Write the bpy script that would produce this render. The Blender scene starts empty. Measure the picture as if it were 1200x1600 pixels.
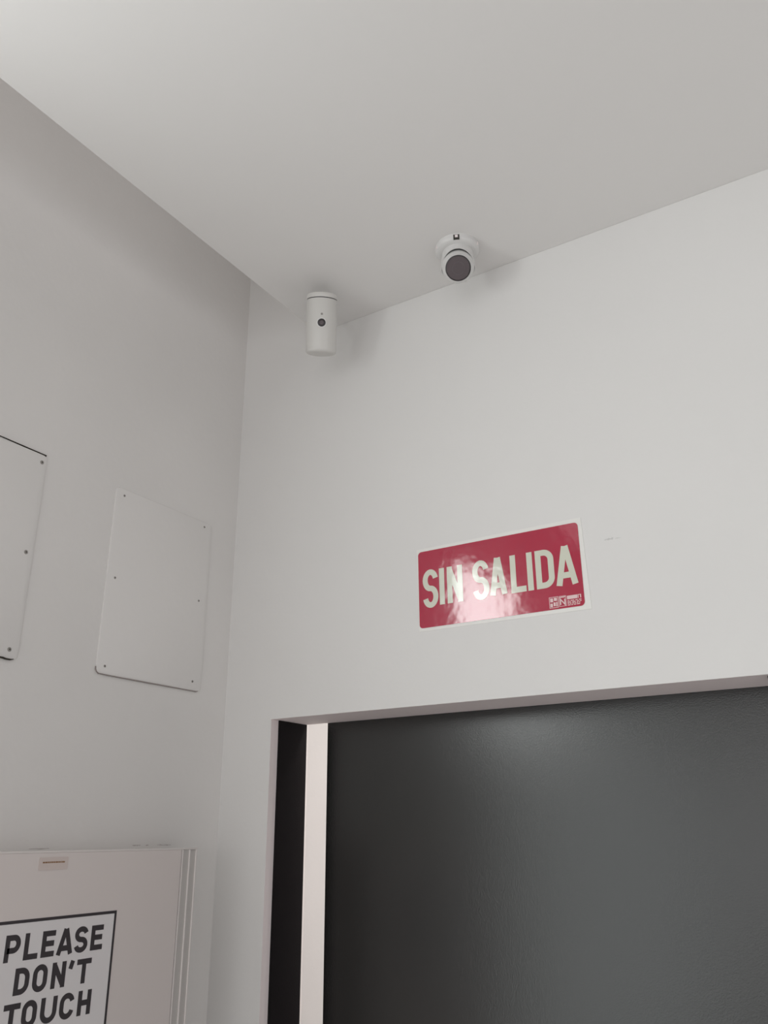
import bpy, bmesh, math, random
from math import sin, cos, pi, radians
from mathutils import Vector, Matrix
random.seed(7)
C = bpy.context.scene.collection
SC = bpy.context.scene

# ------------------------------------------------------------------ camera, light, exposure
EYE = 1.65                                   # camera height above the floor
def camera():
    p, r, y = 0.364954185, -0.00737230043, 0.548954303      # pitch up, roll, yaw to the left
    f = Vector((-sin(y)*cos(p), cos(y)*cos(p), sin(p)))
    r0 = Vector((cos(y), sin(y), 0)); u0 = r0.cross(f)
    right = r0*cos(r) + u0*sin(r); up = -r0*sin(r) + u0*cos(r)
    cd = bpy.data.cameras.new('camera'); o = bpy.data.objects.new('camera', cd); C.objects.link(o)
    m = Matrix((right, up, -f)).transposed().to_4x4(); m.translation = (0, 0, EYE)
    o.matrix_world = m
    cd.sensor_fit = 'VERTICAL'; cd.sensor_height = 32.0
    cd.lens = 1303.27/1600*32.0
    cd.clip_start = 0.02; cd.clip_end = 60
    SC.camera = o
camera()

w = bpy.data.worlds.new('overcast'); SC.world = w; w.use_nodes = True
w.node_tree.nodes['Background'].inputs[0].default_value = (.80, .88, 1, 1)
w.node_tree.nodes['Background'].inputs[1].default_value = .5

def area(name, loc, direction, sx, sy, watts, col, spread=180):
    l = bpy.data.lights.new(name, 'AREA'); l.shape = 'RECTANGLE'; l.size = sx; l.size_y = sy
    l.energy = watts; l.color = col; l.spread = radians(spread)
    o = bpy.data.objects.new(name, l); C.objects.link(o); o.location = loc
    o.rotation_euler = Vector(direction).to_track_quat('-Z', 'Y').to_euler()
    return o
LX, RX, BY, FY = -1.629, 3.6, 1.80, -5.2     # left wall, right wall, back wall, front wall
CZ = EYE + 1.4526                            # underside of the dropped ceiling
# daylight through the high window in the left wall and through the shop front behind the viewer
W1 = (-0.42, 0.31, 2.06, 2.82)               # y0,y1,z0,z1
W3 = (-4.3, -0.75, 0.05, 2.45)
W5 = (-0.58, 0.16, 0.05, 1.95)
W4 = (-2.2, 0.7, 0.3, 2.4)
W2 = (-1.3, 3.2, 0.45, 2.65)                 # x0,x1,z0,z1
area('daylight_side_window', (LX-.05, (W1[0]+W1[1])/2, (W1[2]+W1[3])/2), (1, 0, 0), W1[1]-W1[0], W1[3]-W1[2], 12.6, (.96, 1, .985))
area('daylight_shop_front', ((W2[0]+W2[1])/2, FY-.05, (W2[2]+W2[3])/2), (0, 1, 0), W2[1]-W2[0], W2[3]-W2[2], 44, (1, .97, .945))
area('daylight_side_shop_window', (LX-.05, (W3[0]+W3[1])/2, (W3[2]+W3[3])/2), (1, 0, 0), W3[1]-W3[0], W3[3]-W3[2], 35, (.96, .99, .945))
area('daylight_side_door_glass', (LX-.05, (W5[0]+W5[1])/2, (W5[2]+W5[3])/2), (1, 0, 0), W5[1]-W5[0], W5[3]-W5[2], 6.8, (.95, 1, .955))
area('right_fill_light', (RX+.05, (W4[0]+W4[1])/2, (W4[2]+W4[3])/2), (-1, 0, 0), W4[1]-W4[0], W4[3]-W4[2], 17, (1, .97, .95))  # added fill from the right for the left wall and door jamb
area('slot_fill_light', (-1.0, -1.5, CZ+.30), (-1, 0, .05), 6.4, .4, 5.6, (1, .97, .95))  # unseen fill light added above the ceiling to brighten the slot
area('corridor_lamp', (-.9, 2.6, CZ-.12), (0, 0, -1), 1.4, .5, 46, (1, .925, .885))

vs = SC.view_settings
SC.display_settings.display_device = 'sRGB'
vs.view_transform = 'Standard'; vs.look = 'None'; vs.gamma = 1; vs.use_curve_mapping = False
vs.exposure = -0.03

# ------------------------------------------------------------------ materials
def mat(name, col, rough=.6, spec=.5, metal=0, bump=0, bscale=60, var=0, vscale=3, coat=0, bdist=.002, detail=4):
    m = bpy.data.materials.new(name); m.use_nodes = True; nt = m.node_tree
    b = nt.nodes['Principled BSDF']
    b.inputs['Base Color'].default_value = (*col, 1); b.inputs['Roughness'].default_value = rough
    b.inputs['Specular IOR Level'].default_value = spec; b.inputs['Metallic'].default_value = metal
    b.inputs['Coat Weight'].default_value = coat; b.inputs['Coat Roughness'].default_value = .08
    tc = nt.nodes.new('ShaderNodeTexCoord')
    if bump:
        n = nt.nodes.new('ShaderNodeTexNoise'); n.inputs['Scale'].default_value = bscale; n.inputs['Detail'].default_value = detail
        bu = nt.nodes.new('ShaderNodeBump'); bu.inputs['Strength'].default_value = bump; bu.inputs['Distance'].default_value = bdist
        nt.links.new(tc.outputs['Object'], n.inputs['Vector']); nt.links.new(n.outputs['Fac'], bu.inputs['Height'])
        nt.links.new(bu.outputs['Normal'], b.inputs['Normal'])
    if var:
        n = nt.nodes.new('ShaderNodeTexNoise'); n.inputs['Scale'].default_value = vscale; n.inputs['Detail'].default_value = 3
        rp = nt.nodes.new('ShaderNodeValToRGB')
        rp.color_ramp.elements[0].position = .3; rp.color_ramp.elements[1].position = .7
        rp.color_ramp.elements[0].color = (*[c*(1-var) for c in col], 1)
        rp.color_ramp.elements[1].color = (*[min(1, c*(1+var)) for c in col], 1)
        nt.links.new(tc.outputs['Object'], n.inputs['Vector']); nt.links.new(n.outputs['Fac'], rp.inputs['Fac'])
        nt.links.new(rp.outputs['Color'], b.inputs['Base Color'])
    return m
M = {}
M['wall'] = mat('white_wall_paint', (.79, .778, .765), .75, .3, bump=.25, bscale=45, var=.012, vscale=2)
M['wall_l'] = mat('white_wall_paint_rolled', (.77, .748, .732), .75, .3, bump=.35, bscale=60, var=.015, vscale=3)
M['ceiling'] = mat('ceiling_paint', (.80, .783, .770), .8, .25, bump=.15, bscale=30)
M['floor'] = mat('floor_tile', (.74, .71, .69), .45, .5, var=.1, vscale=4)
M['reveal'] = mat('reveal_paint_lightened', (.92, .83, .83), .7, .3, bump=.2, bscale=80)  # wall paint made lighter and pinker to offset shade in the doorway
M['black'] = mat('black_lacquer', (.012, .010, .011), .8, .12, bump=.2, bscale=300)
M['door'] = mat('black_textured_door', (.005, .0055, .005), .26, .95, bump=.32, bscale=300, bdist=.0007, detail=3)
M['red'] = mat('sign_red', (.44, .004, .043), .10, 1.0, bump=.5, bscale=22, bdist=.0015, detail=2, coat=.45)
M['cream'] = mat('photoluminescent_cream', (.70, .71, .60), .12, 1.0, bump=.5, bscale=22, bdist=.0015, detail=2, coat=.45)
M['backing'] = mat('sign_backing', (.84, .83, .80), .35, .5)
M['pinkprint'] = mat('small_print', (.80, .60, .60), .4, .4)
M['print'] = mat('black_ink', (.05, .043, .047), .5, .4)
M['paper'] = mat('poster_paper', (.77, .74, .745), .6, .3)
M['cab'] = mat('cabinet_white', (.74, .675, .655), .38, .5, bump=.1, bscale=12)
M['cab_trim'] = mat('cabinet_trim', (.75, .70, .68), .4, .5)
M['cab_groove'] = mat('cabinet_groove', (.58, .55, .53), .5, .4)
M['plate'] = mat('painted_plate', (.77, .748, .732), .7, .3, bump=.3, bscale=50)
M['screw'] = mat('dull_screw', (.32, .30, .28), .5, .5, metal=.3)
M['screw_dark'] = mat('screw_recess', (.05, .045, .04), .6, .4)
M['gap'] = mat('gap_shade', (.05, .043, .036), .9, .1)  # dark colour stands in for shade in the plate gaps
M['gap_soft'] = mat('seam_shade', (.33, .29, .28), .9, .1)  # seam colour with the plate's edge shade put in
M['plastic'] = mat('white_plastic', (.67, .655, .63), .35, .5)
M['plastic_g'] = mat('camera_housing', (.73, .72, .71), .32, .5)
M['lens'] = mat('smoked_lens_window', (.085, .065, .072), .12, .6, coat=.4)
M['lens_in'] = mat('lens_inner', (.11, .09, .10), .2, .6)
M['dark_plastic'] = mat('dark_plastic', (.03, .025, .027), .4, .5)
M['sticker'] = mat('sticker_paper', (.66, .57, .54), .5, .4)
M['brown'] = mat('brown_print', (.30, .17, .09), .6, .3)
M['alu'] = mat('window_frame_grey', (.35, .35, .35), .4, .5, metal=.5)

# ------------------------------------------------------------------ helpers
def obj(name, bm, m, parent=None, smooth=False, mats=None):
    bmesh.ops.recalc_face_normals(bm, faces=bm.faces)
    me = bpy.data.meshes.new(name); bm.to_mesh(me); bm.free()
    for k in (mats or [m]): me.materials.append(k)
    if smooth:
        for p in me.polygons: p.use_smooth = True
        me.set_sharp_from_angle(angle=radians(35))
    o = bpy.data.objects.new(name, me); C.objects.link(o)
    if parent: o.parent = parent; o.matrix_parent_inverse = parent.matrix_world.inverted()
    return o
def struct(name, bm, m, parent=None):
    o = obj(name, bm, m, parent)
    if not parent: o['kind'] = 'structure'
    return o
def thing(name, label, cat, loc, group=None):
    o = bpy.data.objects.new(name, None); C.objects.link(o); o.location = loc
    o.empty_display_size = .05
    o.matrix_world = Matrix.Translation(loc)
    o['label'] = label; o['category'] = cat
    if group: o['group'] = group
    return o
def box(bm, x0, x1, y0, y1, z0, z1, bev=0):
    r = bmesh.ops.create_cube(bm, size=1)
    vsx = r['verts']
    for v in vsx:
        v.co = Vector((x0 if v.co.x < 0 else x1, y0 if v.co.y < 0 else y1, z0 if v.co.z < 0 else z1))
    if bev:
        es = list({e for v in vsx for e in v.link_edges})
        bmesh.ops.bevel(bm, geom=es, offset=bev, segments=2, profile=.5, affect='EDGES')
    return bm
def B(*a, **k):
    return box(bmesh.new(), *a, **k)
def prism(bm, loop, f, t, taper=0):
    """loop of (u,v); f(u,v,w) -> 3D; slab of thickness t, front edge pulled in by taper"""
    n = len(loop); cu = sum(p[0] for p in loop)/n; cv = sum(p[1] for p in loop)/n
    levels = [(0, 0), (t, 0)] if not taper else [(0, 0), (t-taper, 0), (t-taper*.3, taper*.5), (t, taper)]
    rings = []
    for wv, ins in levels:
        ring = []
        for k, (u, v) in enumerate(loop):
            if ins:
                du, dv = cu-u, cv-v
                u2 = u + math.copysign(min(abs(du), ins), du); v2 = v + math.copysign(min(abs(dv), ins), dv)
            else: u2, v2 = u, v
            ring.append(bm.verts.new(f(u2, v2, wv)))
        rings.append(ring)
    for a, b in zip(rings, rings[1:]):
        for i in range(n): bm.faces.new((a[i], a[(i+1) % n], b[(i+1) % n], b[i]))
    bm.faces.new(rings[0]); bm.faces.new(list(reversed(rings[-1])))
    return bm
def rrect(u0, u1, v0, v1, r, n=6):
    L = []
    for cx, cy, a0 in ((u1-r, v1-r, 0), (u0+r, v1-r, 90), (u0+r, v0+r, 180), (u1-r, v0+r, 270)):
        for k in range(n+1):
            a = radians(a0 + 90*k/n); L.append((cx + r*cos(a), cy + r*sin(a)))
    return L
def strip(bm, pts, hw, f, t, closed=False):
    """slab following a centre line with mitred joints: pts (u,v), half width hw (number or list)"""
    n = len(pts); H = hw if isinstance(hw, (list, tuple)) else [hw]*n
    A, Bv = [], []
    for i in range(n):
        p = Vector(pts[i])
        a = Vector(pts[(i-1) % n]) if (i > 0 or closed) else None
        b = Vector(pts[(i+1) % n]) if (i < n-1 or closed) else None
        d1 = (p-a).normalized() if a is not None else (b-p).normalized()
        d2 = (b-p).normalized() if b is not None else d1
        n1 = Vector((-d1.y, d1.x)); n2 = Vector((-d2.y, d2.x)); nn = (n1+n2).normalized()
        s = H[i]/max(.35, nn.dot(n1))
        A.append(p+nn*s); Bv.append(p-nn*s)
    lay = [[bm.verts.new(f(q.x, q.y, wv)) for q in L] for L, wv in ((A, 0), (Bv, 0), (A, t), (Bv, t))]
    m = n if closed else n-1
    for i in range(m):
        j = (i+1) % n
        a0, b0, a1, b1 = lay
        bm.faces.new((a1[i], b1[i], b1[j], a1[j])); bm.faces.new((a0[i], a0[j], b0[j], b0[i]))
        bm.faces.new((a0[i], a1[i], a1[j], a0[j])); bm.faces.new((b0[i], b0[j], b1[j], b1[i]))
    if not closed:
        for i in (0, n-1): bm.faces.new((lay[0][i], lay[1][i], lay[3][i], lay[2][i]))
def arc(cx, cy, rx, ry, a0, a1, n=12):
    return [(cx+rx*cos(radians(a0+(a1-a0)*k/n)), cy+ry*sin(radians(a0+(a1-a0)*k/n))) for k in range(n+1)]
def glyph(ch, w, h, s):
    """centre lines of a condensed grotesque capital in a w x h cell, stroke s -> list of (pts, closed)"""
    e = s/2; L, R, T, Bt = e, w-e, h-e, e; cx = w/2; rx = (w-s)/2
    if ch == 'I': return [([(cx, 0), (cx, h)], 0)]
    if ch == 'N': return [([(L, 0), (L, h)], 0), ([(R, 0), (R, h)], 0), ([(L, h-e*.9), (R, e*.9)], 0)]
    if ch == 'L': return [([(L, h), (L, Bt), (w, Bt)], 0)]
    if ch == 'E': return [([(w, T), (L, T), (L, Bt), (w, Bt)], 0), ([(L, h*.51), (w*.93, h*.51)], 0)]
    if ch == 'T': return [([(0, T), (w, T)], 0), ([(cx, 0), (cx, T)], 0)]
    if ch == 'H': return [([(L, 0), (L, h)], 0), ([(R, 0), (R, h)], 0), ([(L, h*.5), (R, h*.5)], 0)]
    if ch == 'A': return [([(e*.95, 0), (cx-e*.12, h)], 0), ([(w-e*.95, 0), (cx+e*.12, h)], 0), ([(w*.22, h*.25), (w*.78, h*.25)], 0)]
    if ch == 'D':
        r = min(rx*1.15, w-s); x = R-r
        return [([(x, Bt), (L, Bt), (L, T), (x, T)] + arc(x, T-r, r, r, 90, 0, 8)[1:] + arc(x, Bt+r, r, r, 0, -90, 8)[:-1], 1)]
    if ch == 'P':
        m = h*.42; ry = (T-m)/2; x = R-ry*.9
        return [([(L, 0), (L, T), (x, T)] + arc(x, T-ry, ry*.9, ry, 90, -90, 12)[1:] + [(L, m)], 0)]
    if ch == 'O': return [(arc(cx, T-rx, rx, rx, 180, 0, 12) + arc(cx, Bt+rx, rx, rx, 0, -180, 12), 1)]
    if ch == 'U': return [([(L, h)] + arc(cx, Bt+rx, rx, rx, 180, 360, 14) + [(R, h)], 0)]
    if ch == 'C': return [(arc(cx, T-rx, rx, rx, 12, 180, 14) + arc(cx, Bt+rx, rx, rx, 180, 348, 14), 0)]
    if ch == 'S':
        ry = (h-s)/4
        return [(arc(cx, T-ry, rx, ry, 12, 255, 18) + arc(cx, Bt+ry, rx, ry, 75, -168, 18), 0)]
    if ch == "'": return [([(w*.55, h), (w*.15, 0)], 0)]
def letters(items, f, s, t):
    bm = bmesh.new()
    for ch, u0, u1, v0, v1 in items:
        for gi, (pts, closed) in enumerate(glyph(ch, u1-u0, v1-v0, s)):
            q = []
            for p in pts:
                p = (u0+p[0], v0+p[1])
                if not q or (Vector(p)-Vector(q[-1])).length > 1e-5: q.append(p)
            if closed and (Vector(q[0])-Vector(q[-1])).length < 1e-5: q.pop()
            strip(bm, q, s/2, lambda a, b, c: f(a, b, c*(1+.35*gi)), t, bool(closed))
    return bm
def lathe(bm, prof, axis_m, n=48, cap=True):
    """prof list of (r,z)"""
    rings = []
    for r, z in prof:
        if r < 1e-6: rings.append([bm.verts.new(axis_m @ Vector((0, 0, z)))])
        else: rings.append([bm.verts.new(axis_m @ Vector((r*cos(2*pi*k/n), r*sin(2*pi*k/n), z))) for k in range(n)])
    for a, b in zip(rings, rings[1:]):
        for k in range(n):
            j = (k+1) % n
            if len(a) == 1 and len(b) == 1: continue
            if len(a) == 1: bm.faces.new((a[0], b[j], b[k]))
            elif len(b) == 1: bm.faces.new((a[k], a[j], b[0]))
            else: bm.faces.new((a[k], a[j], b[j], b[k]))
    return bm
def LA(prof, m, n=48): return lathe(bmesh.new(), prof, m, n)
def frame_to(direction, loc):
    q = Vector(direction).to_track_quat('Z', 'Y'); return Matrix.Translation(loc) @ q.to_matrix().to_4x4()

fb = lambda u, v, w_: (u, BY-w_, EYE+v)                  # on the back wall, towards the room
fl = lambda u, v, w_: (LX+w_, u, EYE+v)                  # on the left wall, towards the room

# ------------------------------------------------------------------ the room shell
DX0, DX1, DZ = -1.4616, 0.02, EYE+.2826                  # door opening
WT = .157                                                # back wall thickness
TOP = CZ+.62
bm = bmesh.new()
def slab_with_hole_y(bm, x0, x1, z0, z1, hx0, hx1, hz0, hz1, y0, y1):
    """wall along x, one hole; continuous faces, no seams"""
    xs = [x0, hx0, hx1, x1]; zs = [z0, hz0, hz1, z1]
    P = {}
    for i, x in enumerate(xs):
        for k, z in enumerate(zs):
            for j, y in enumerate((y0, y1)): P[i, j, k] = bm.verts.new((x, y, z))
    for i in range(3):
        for k in range(3):
            if i == 1 and k == 1: continue
            for j in (0, 1): bm.faces.new((P[i, j, k], P[i+1, j, k], P[i+1, j, k+1], P[i, j, k+1]))
    for k in (1,):
        for i in (1, 2): bm.faces.new((P[i, 0, 1], P[i, 1, 1], P[i, 1, 2], P[i, 0, 2]))
        for kk in (1, 2): bm.faces.new((P[1, 0, kk], P[2, 0, kk], P[2, 1, kk], P[1, 1, kk]))
    for k in range(3):
        for i in (0, 3): bm.faces.new((P[i, 0, k], P[i, 1, k], P[i, 1, k+1], P[i, 0, k+1]))
    for i in range(3):
        for k in (0, 3): bm.faces.new((P[i, 0, k], P[i+1, 0, k], P[i+1, 1, k], P[i, 1, k]))
slab_with_hole_y(bm, LX-.15, RX+.15, -.1, TOP, DX0, DX1, 0.001, DZ, BY, BY+WT)
wall_back = struct('wall_back', bm, M['wall'])
wall_back.data.materials.append(M['reveal'])
for p in wall_back.data.polygons:                        # lining of the opening: wall paint lightened to offset the shade there
    c = p.center
    if DX0-.001 <= c.x <= DX1+.001 and .0 < c.z <= DZ+.001 and BY+.01 < c.y < BY+WT-.01: p.material_index = 1
wall_left = struct('wall_left', B(LX-.15, LX, .36, BY, -.1, TOP), M['wall_l'])
for z0, z1, W in ((-.1, 2.0, W5), (2.0, TOP, W1)):
    bm = bmesh.new()
    slab_with_hole_y(bm, -.62, .36, z0, z1, W[0], W[1], W[2], W[3], 0, .15)
    for v in bm.verts: v.co = Vector((LX-v.co.y, v.co.x, v.co.z))
    struct('wall_left_middle' if z0 < 0 else 'wall_left_upper', bm, M['wall_l'])
bm = bmesh.new()
slab_with_hole_y(bm, FY-.15, -.62, -.1, TOP, W3[0], W3[1], W3[2], W3[3], 0, .15)
for v in bm.verts: v.co = Vector((LX-v.co.y, v.co.x, v.co.z))
struct('wall_left_rear', bm, M['wall_l'])
bm = bmesh.new()
slab_with_hole_y(bm, LX-.15, RX+.15, -.1, TOP, W2[0], W2[1], W2[2], W2[3], FY-.15, FY)
struct('wall_front', bm, M['wall'])
bm = bmesh.new()
slab_with_hole_y(bm, FY-.15, BY, -.1, TOP, W4[0], W4[1], W4[2], W4[3], 0, .15)
for v in bm.verts: v.co = Vector((RX+v.co.y, v.co.x, v.co.z))
struct('wall_right', bm, M['wall'])
struct('floor', B(LX, RX, FY, BY, -.1, 0), M['floor'])
CE = -1.338                                              # free edge of the dropped ceiling; a slot lies behind it
struct('ceiling', B(CE, RX, FY, BY, CZ, CZ+.06, bev=.0015), M['ceiling'])
struct('ceiling_upper', B(LX-.15, RX+.15, FY-.15, BY+WT, TOP, TOP+.1), M['ceiling'])
# window frames
def wframe_left(W, fx=None):
    bm = bmesh.new(); y0, y1, z0, z1 = W; t = .05
    for a in ((y0, y0+t, z0, z1), (y1-t, y1, z0, z1), (y0+t, y1-t, z0, z0+t), (y0+t, y1-t, z1-t, z1)):
        box(bm, *((LX-.11, LX-.06) if fx is None else (fx+.06, fx+.11)), *a)
    return bm
struct('window_1', wframe_left(W1), M['alu']); struct('window_3', wframe_left(W3), M['alu']); struct('window_5', wframe_left(W5), M['alu']); struct('added_window_4', wframe_left(W4, RX), M['alu'])  # the right-hand frame is added around the fill light
bm = bmesh.new(); x0, x1, z0, z1 = W2; t = .06
for a, b, c, d in ((x0, x0+t, z0, z1), (x1-t, x1, z0, z1), (x0+t, x1-t, z0, z0+t), (x0+t, x1-t, z1-t, z1)):
    box(bm, a, b, FY-.12, FY-.06, c, d)
struct('window_2', bm, M['alu'])
# corridor beyond the door
cy = BY+WT
struct('floor_corridor', B(-2.6, 1.4, cy, 3.5, -.1, 0), M['floor'])
struct('ceiling_corridor', B(-2.6, 1.4, cy, 3.5, CZ-.05, CZ+.05), M['ceiling'])
struct('wall_corridor', B(-2.6, 1.4, 3.5, 3.6, -.1, CZ+.05), M['wall'])
struct('wall_corridor_left', B(-2.7, -2.6, cy, 3.6, -.1, CZ+.05), M['wall'])
struct('wall_corridor_right', B(1.4, 1.5, cy, 3.6, -.1, CZ+.05), M['wall'])

# paint scuffs (parts of the walls)
def scuff(parent, f, u0, u1, v, h, m):
    bm = bmesh.new(); n = 9
    pts = [(u0+(u1-u0)*k/(n-1), v+random.uniform(-.3, .3)*h) for k in range(n)]
    strip(bm, pts, [h*(.15+.5*random.random()) for _ in pts], f, .0004)
    obj('scuff', bm, m, parent)
M['scuff'] = mat('scuffed_paint', (.46, .42, .41), .8, .2)
M['scuff_w'] = mat('scuffed_wall', (.64, .63, .62), .8, .2)
scuff(wall_back, fb, -.511, -.492, .617, .0045, M['scuff_w'])
scuff(wall_back, fb, -.487, -.474, .6155, .0015, M['scuff_w'])
for a, b, z in ((1.506, 1.53, -.0305), (1.548, 1.556, -.031), (1.585, 1.63, -.0312), (1.221, 1.27, -.033)):
    scuff(wall_left, fl, a, b, z+.002, .0016, M['scuff'])

# ------------------------------------------------------------------ doorway
root = thing('sliding_door', 'large black textured sliding door panel filling the wide doorway', 'door', (-.55, BY+WT+.03, 0))
DY = BY+WT+.004
obj('door_panel', B(-1.390, .25, DY, DY+.04, .01, DZ+.06, bev=.001), M['door'], root)
root = thing('door_jamb_liner', 'narrow black board lining the left side of the doorway', 'door frame', (DX0, BY+.1, 0))
obj('jamb_board', B(DX0, DX0+.0035, BY+.031, BY+WT-.001, .003, DZ-.0004), M['black'], root)
root = thing('lintel_catch', 'tiny black catch under the white lintel at the right edge', 'door hardware', (-.2, BY+.04, DZ))
obj('catch_body', B(-.2215, -.18, BY+.014, BY+.05, DZ-.009, DZ, bev=.002), M['dark_plastic'], root)
obj('catch_pin', LA([(0, 0), (.005, 0), (.005, .008), (.004, .010), (0, .010)], Matrix.Translation((-.2, BY+.032, DZ-.019)), 16), M['dark_plastic'], root, True)

# ------------------------------------------------------------------ SIN SALIDA sign
root = thing('exit_warning_sign', 'red sign reading SIN SALIDA in cream letters above the doorway', 'sign', (-.78, BY, EYE+.57))
obj('backing_plate', prism(bmesh.new(), [(-1.0022, .6790), (-.9990, .4640), (-.5562, .4618), (-.5620, .6815)][::-1], fb, .0012), M['backing'], root)
obj('red_field', prism(bmesh.new(), rrect(-.9975, -.5705, .4714, .6712, .0095), lambda u, v, w_: fb(u, v, w_+.0013), .0008), M['red'], root)
t0, b0 = .6186, .5246
SL = [('S', -.9856, -.9418, .5205, .6205), ('I', -.9378, -.9243, b0, t0), ('N', -.9162, -.8730, b0, t0),
      ('S', -.8460, -.8020, .5205, .6205), ('A', -.8005, -.7560, b0+.002, t0+.001), ('L', -.7455, -.7070, b0, t0),
      ('I', -.7025, -.6888, b0, t0), ('D', -.6812, -.6358, b0, t0), ('A', -.6330, -.5808, b0, t0)]
obj('lettering', letters(SL, lambda u, v, w_: fb(u, v, w_+.0021), .0142, .0003), M['cream'], root)
# small print: pictogram squares, header bar and lines of tiny text
bm = bmesh.new(); fp = lambda u, v, w_: fb(u, v, w_+.0021)
def rect(bm, a, b, c, d, f, t=.0003): prism(bm, [(a, c), (b, c), (b, d), (a, d)], f, t)
strip(bm, [(-.6535, .4755), (-.6325, .4755), (-.6325, .5005), (-.6535, .5005)], .0006, fp, .0003, True)
for (a, b, c, d) in ((-.6515, -.6445, .489, .498), (-.6425, -.6350, .491, .4985), (-.6515, -.6460, .4775, .486), (-.6440, -.6390, .4790, .4880), (-.6375, -.6345, .4780, .4885)):
    rect(bm, a, b, c, d, fp)
strip(bm, [(-.6297, .4765), (-.6137, .4765), (-.6137, .5003), (-.6297, .5003)], .0005, fp, .0003, True)
rect(bm, -.6285, -.6150, .4965, .4990, fp)
strip(bm, [(-.6270, .4800), (-.6270, .4935), (-.6165, .4800), (-.6165, .4935)], .0014, fp, .0003)
rect(bm, -.6110, -.5865, .4905, .4990, fp); rect(bm, -.5855, -.5835, .4905, .4990, fp); rect(bm, -.5800, -.5775, .4905, .4990, fp); rect(bm, -.5835, -.5800, .4975, .4990, fp)
for v in (.4872, .4838, .4806, .4772):
    u = -.6105
    while u < -.580:
        l = random.uniform(.003, .009); rect(bm, u, min(u+l, -.5775), v-.0010, v+.0008, fp); u += l+random.uniform(.0012, .003)
obj('small_print', bm, M['pinkprint'], root)

# ------------------------------------------------------------------ wall plates on the left wall
def screw_head(parent, u, v, w0, r=.0042):
    m = frame_to((1, 0, 0), fl(u, v, w0))
    o = obj('screw', LA([(r, 0), (r, .0006), (r*.8, .0012), (r*.35, .0014), (r*.3, .0007), (0, .0006)], m, 20), M['screw'], parent, True)
    obj('screw_recess', LA([(r*.38, 0.0013), (r*.38, .0016), (0, .0016)], m, 12), M['screw_dark'], o)
def plate(u0, u1, v0, v1, label, screws, r=.012, sr=.0042):
    root = thing('wall_plate', label, 'cover plate', (LX, (u0+u1)/2, EYE+v0), 'painted cover plates on the left wall')
    obj('plate', prism(bmesh.new(), rrect(u0, u1, v0, v1, r), fl, .0035, .0014), M['plate'], root, True)
    for u, v in screws: screw_head(root, u, v, .0035, sr)
    return root
p2 = plate(1.337, 1.695, .356, .838, 'square white cover plate nearer the room corner with six small screws',
           [(1.3634, .8191), (1.6622, .8231), (1.3623, .5971), (1.6612, .6039), (1.3615, .3754), (1.6599, .3796)], sr=.0032)
# seam under the plate, its shade put in as a dark strip
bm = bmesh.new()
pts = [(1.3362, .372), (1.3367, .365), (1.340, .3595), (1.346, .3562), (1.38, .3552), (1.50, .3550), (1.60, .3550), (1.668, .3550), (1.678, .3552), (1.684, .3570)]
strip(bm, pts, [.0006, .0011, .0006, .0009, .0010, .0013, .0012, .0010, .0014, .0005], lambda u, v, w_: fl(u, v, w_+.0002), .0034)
obj('seam_shade', bm, M['gap_soft'], p2)
p1 = plate(.60, 1.125, .3515, .838, 'white cover plate cut off by the left edge of the picture',
           [(1.1111, .8180), (1.1054, .5938), (1.1015, .3715), (.62, .818), (.62, .5938), (.62, .3715)], sr=.0048)
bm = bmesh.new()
strip(bm, [(.99, .8408), (1.05, .8400), (1.09, .8392), (1.121, .8386)], [.0004, .0007, .0011, .0015], lambda u, v, w_: fl(u, v, w_+.0002), .0036)  # crack above the plate, its shadow drawn as a dark strip
obj('seam_shade', bm, M['gap'], p1); bm = bmesh.new()
strip(bm, [(1.00, .3520), (1.088, .3520), (1.096, .3506), (1.108, .3506), (1.115, .3525)], [.0008, .0016, .0014, .0013, .0006], lambda u, v, w_: fl(u, v, w_+.0002), .0046)  # bottom gap, its shadow drawn as a dark strip
obj('seam_shade', bm, M['gap'], p1)

# ------------------------------------------------------------------ cabinet below, with poster and sticker
CD = .12; K = (LX+CD)/LX                                  # cabinet depth; scale for things on its front
CF = LX+CD
fc = lambda u, v, w_: (CF+w_, u*K, EYE+v*K)
root = thing('white_cabinet', 'low white cabinet against the left wall with ribbed right edge', 'cabinet', (LX+CD/2, 1.2, 0))
yr = 1.731*K; zt = -.0415*K; zl = -.0385*K
bm = bmesh.new()
P = [(LX+.001, .45, 0), (CF-.0085, .45, 0), (CF-.0085, yr, 0), (LX+.001, yr, 0)]
lo = [bm.verts.new(p) for p in P]
hi = [bm.verts.new((p[0], p[1], EYE+(zl+.003 if p[1] < 1 else zt))) for p in P]
for i in range(4): bm.faces.new((lo[i], lo[(i+1) % 4], hi[(i+1) % 4], hi[i]))
bm.faces.new(lo[::-1]); bm.faces.new(hi)
obj('body', bm, M['cab'], root)
fr = lambda u, v, w_: (CF-.0085+w_, u, EYE+v)
def front(a, b, t, m, name, za=-1.64, bev=.001, dz=0):
    zz = lambda y: zl+.003 + (zt-zl-.003)*(y-.45)/(yr-.45) + dz
    return obj(name, prism(bmesh.new(), [(a, za), (b, za), (b, zz(b)), (a, zz(a))], fr, t, bev), m, root)
front(.452, 1.672*K, .0083, M['cab'], 'door')
front(1.6745*K, 1.6795*K, .0080, M['cab_trim'], 'edge_rib')
front(1.6795*K, 1.700*K, .0055, M['cab_groove'], 'edge_channel', bev=.0005)
front(1.700*K, 1.7045*K, .0080, M['cab_trim'], 'edge_rib')
front(1.7045*K, 1.7235*K, .0055, M['cab_groove'], 'edge_channel', bev=.0005)
front(1.7235*K, 1.7285*K, .0080, M['cab_trim'], 'edge_rib')
zz = lambda y: zl+.003 + (zt-zl-.003)*(y-.45)/(yr-.45)
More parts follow.
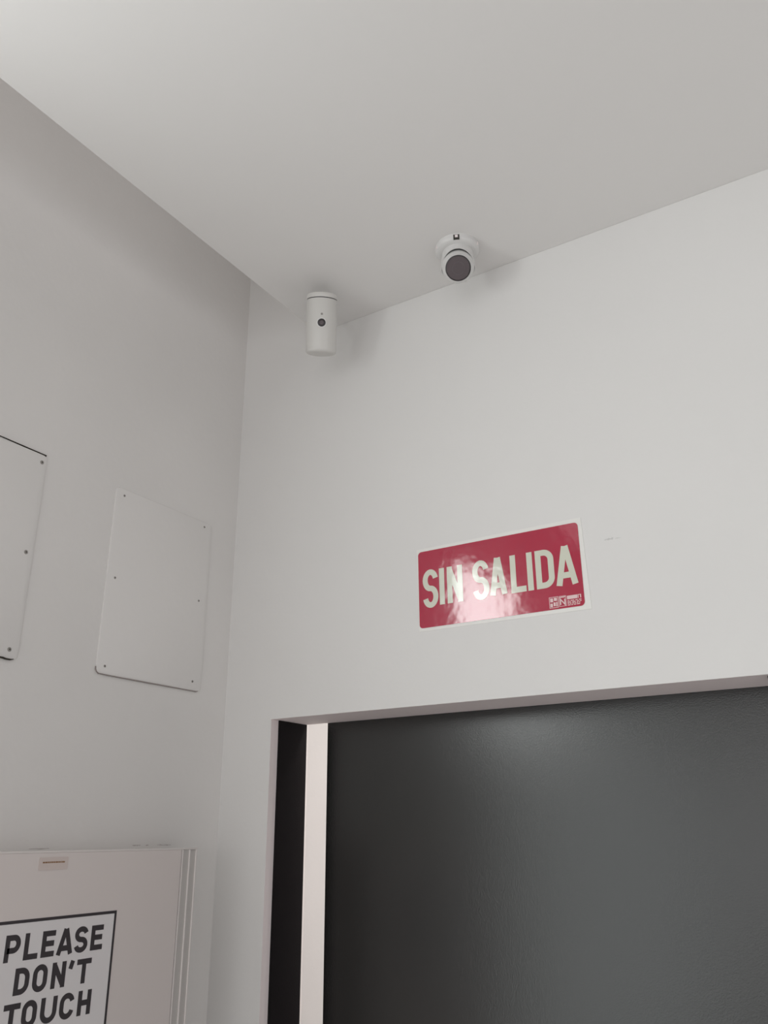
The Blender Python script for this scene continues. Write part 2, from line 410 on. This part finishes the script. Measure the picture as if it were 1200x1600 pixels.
obj('top_trim', prism(bmesh.new(), [(.452, zz(.452)), (yr, zz(yr)), (yr, zz(yr)+.0035), (.452, zz(.452)+.0035)], lambda u, v, w_: (CF-.012+w_, u, EYE+v), .0118), M['cab_trim'], root)

root = thing('poster', 'white poster reading PLEASE DON\'T TOUCH with thin black border on the cabinet', 'poster', fc(1.30, -.168, 0))
obj('paper', prism(bmesh.new(), [(1.00, -.470), (1.4765, -.470), (1.4765, -.1660), (1.00, -.1655)], fc, .0006), M['paper'], root)
bm = bmesh.new()
ft = lambda u, v, w_: fc(u, v, w_+.0006)
bm = bmesh.new()
strip(bm, [(1.4735, -.462), (1.4735, -.1690), (1.003, -.1690), (1.003, -.462)], .0030, ft, .0003, True)
obj('border', bm, M['print'], root)
h1, h2, g1, g2 = -.2418, -.1922, -.3035, -.2548; k1, k2 = -.3645, -.3175
PL = [('P', 1.1955, 1.2310, h1, h2), ('L', 1.2405, 1.2745, h1, h2), ('E', 1.2825, 1.3150, h1, h2), ('A', 1.3210, 1.3625, h1, h2),
      ('S', 1.3660, 1.4015, h1-.001, h2+.001), ('E', 1.4100, 1.4430, h1, h2),
      ('D', 1.2275, 1.2625, g1, g2), ('O', 1.2705, 1.3060, g1-.001, g2+.001), ('N', 1.3165, 1.3515, g1, g2),
      ("'", 1.3610, 1.3740, -.2715, -.2560), ('T', 1.3800, 1.4185, g1, g2-.001),
      ('T', 1.2120, 1.2500, k1, k2), ('O', 1.2550, 1.2905, k1-.001, k2+.001), ('U', 1.2990, 1.3390, k1-.001, k2),
      ('C', 1.3460, 1.3830, k1-.001, k2+.001), ('H', 1.3925, 1.4275, k1, k2)]
obj('lettering', letters(PL, ft, .0106, .0003), M['print'], root)
fs = lambda u, v, w_: fc(u, v, w_)
root = thing('sticker', 'small pale sticker with a brown text line near the cabinet top', 'sticker', fc(1.287, -.060, 0))
obj('sticker_paper', prism(bmesh.new(), rrect(1.250, 1.324, -.0735, -.0485, .002, 3), fs, .0008), M['sticker'], root)
bm = bmesh.new(); u = 1.259
while u < 1.314:
    l = random.uniform(.003, .008); rect(bm, u, min(u+l, 1.3165), -.0600, -.0570, lambda a, b, c: fs(a, b, c+.0008)); u += l+.0009
obj('text_line', bm, M['brown'], root)

# ------------------------------------------------------------------ cylindrical motion camera near the ceiling corner
R = .0432; HL = .0835
mc = Vector((-1.199, 1.629, EYE+1.3385))                 # middle of the body; it leans, top towards the room
away = Vector((mc.x, mc.y, 0)).normalized()
ax = (Vector((0, 0, 1))*cos(radians(21)) - away*sin(radians(21))).normalized()
T = frame_to(ax, mc)
foot = Vector((-1.262, 1.722, CZ))
root = thing('motion_camera', 'white upright cylindrical camera under the ceiling near the room corner', 'camera', tuple(mc))
obj('end_cap', LA([(0, HL), (R*.90, HL), (R*.97, HL-.0015), (R, HL-.005), (R, HL-.0125), (R*.985, HL-.014), (0, HL-.014)], T, 64), M['plastic'], root, True)
obj('seam_ring', LA([(0, HL-.0135), (R*.975, HL-.0135), (R*.975, HL-.0168), (0, HL-.0168)], T, 64), M['dark_plastic'], root, True)
prof = [(0, HL-.0165), (R*.985, HL-.0165), (R, HL-.018), (R, -HL+.010)]
prof += [(R-.009+.009*cos(radians(a)), -HL+.009-.009*sin(radians(a))) for a in (10, 30, 50, 70, 90)] + [(0, -HL)]
obj('body', LA(prof, T, 64), M['plastic'], root, True)
st = mc + away*R*.8
ad = (foot - Vector((0, 0, .006)) - st); L_ = ad.length
obj('bracket_arm', LA([(0, 0), (.008, 0), (.008, L_), (0, L_)], frame_to(ad, st), 20), M['plastic'], root, True)
obj('bracket_foot', LA([(0, 0), (.021, 0), (.021, -.004), (.017, -.008), (0, -.008)], Matrix.Translation(foot), 32), M['plastic'], root, True)
front_n = (-away - ax*(-away).dot(ax)).normalized()
def on_cyl(dz, r, name, m, proud):
    loc = mc + ax*dz + front_n*(R-.0022)
    return obj(name, LA([(0, 0), (r, 0), (r, .0022+proud*.6), (r*.85, .0022+proud), (0, .0022+proud*1.05)], frame_to(front_n, loc), 28), m, root, True)
ZL = -.0035
on_cyl(ZL, .0138, 'lens_bezel', M['plastic_g'], .0012)
on_cyl(ZL, .0112, 'lens', M['dark_plastic'], .0020)
on_cyl(ZL, .0070, 'lens_glass', M['lens'], .0027)
on_cyl(ZL+.0245, .0030, 'light_sensor', M['screw'], .0009)

# ------------------------------------------------------------------ turret camera
tx, ty = -.783, 1.665
root = thing('turret_camera', 'white turret security camera with dark round lens on the ceiling', 'camera', (tx, ty, CZ))
T = Matrix.Translation((tx, ty, CZ))
RB = .0585
obj('mounting_base', LA([(0, 0), (RB, 0), (RB, -.008), (RB*.985, -.013), (RB*.93, -.0165), (RB*.80, -.0185), (0, -.0185)], T, 64), M['plastic_g'], root, True)
azc = math.atan2(-ty, -tx)
CBz = -.0610; RS = .0430                                  # ball centre below the ceiling, ball radius
# hood: a shell around the ball, arched open towards the lens
bm = bmesh.new(); n = 72; lv = 7; rings = []
for inner in (0, 1):
    for j in range(lv):
        ring = []
        for k in range(n):
            a = 2*pi*k/n; c = cos(a-azc)
            zbot = -.0680 + .0335*max(0, (c-.05)/.95)**.8 if c > .05 else -.0680
            t = j/(lv-1); z = -.018+(zbot+.018)*t
            q = min(1, (-.018-z)/.055)
            r = .0405 + .0060*q**.8 - (.0026 if inner else 0)
            ring.append(bm.verts.new((tx+r*cos(a), ty+r*sin(a), CZ+z)))
        rings.append(ring)
O, I = rings[:lv], rings[lv:]
for Rr in (O, I):
    for a, b in zip(Rr, Rr[1:]):
        for k in range(n): bm.faces.new((a[k], a[(k+1) % n], b[(k+1) % n], b[k]))
for a, b in ((O[-1], I[-1]), (O[0], I[0])):
    for k in range(n): bm.faces.new((a[k], a[(k+1) % n], b[(k+1) % n], b[k]))
obj('hood', bm, M['plastic_g'], root, True)
bc = Vector((tx, ty, CZ+CBz))
aim = (Vector((0, 0, EYE-.35)) - bc).normalized()
FT = frame_to(aim, bc)
ang = math.acos(.0365/RS)
prof = [(0, -RS)] + [(RS*sin(radians(a)), -RS*cos(radians(a))) for a in range(10, 150, 7)]
zf = .0335
prof = [p for p in prof if p[1] < zf*.75] + [(.0372, .0235), (.0362, .029), (.0352, zf-.001), (.0342, zf), (.0335, zf), (.0328, zf-.002), (0, zf-.002)]
ball = obj('eyeball', LA(prof, FT, 64), M['plastic_g'], root, True)
obj('lens_window', LA([(0, zf-.002), (.0326, zf-.002), (.0326, zf+.0005), (.0315, zf+.0012), (0, zf+.0016)], FT, 56), M['dark_plastic'], ball, True)
obj('lens_cover', LA([(0, zf+.0012), (.0298, zf+.0012), (.0298, zf+.0017), (0, zf+.0022)], FT, 56), M['lens'], ball, True)
obj('lens_ring', LA([(.0150, zf+.0018), (.0150, zf+.0030), (.0170, zf+.0030), (.0170, zf+.0018)], FT, 48), M['lens_in'], ball, True)
# slot on the base rim facing the viewer, and two cover screws
def on_base(da, z, w_, h_, name, m, proud=.0012):
    a = azc+da; d = Vector((cos(a), sin(a), 0)); s = Vector((-sin(a), cos(a), 0)); c0 = Vector((tx, ty, CZ+z)) + d*(RB-.006)
    bm = box(bmesh.new(), -w_/2, w_/2, 0, .006+proud, -h_/2, h_/2)
    for v in bm.verts: v.co = c0 + s*v.co.x + d*v.co.y + Vector((0, 0, v.co.z))
    return obj(name, bm, m, root)
on_base(-.02, -.0105, .0155, .0125, 'slot', M['screw_dark'], .0004)
on_base(-.02, -.0095, .0075, .0075, 'slot_latch', M['reveal'], .0012)
on_base(1.15, -.010, .004, .008, 'cover_screw', M['reveal'])
on_base(-1.20, -.010, .004, .008, 'cover_screw', M['reveal'])
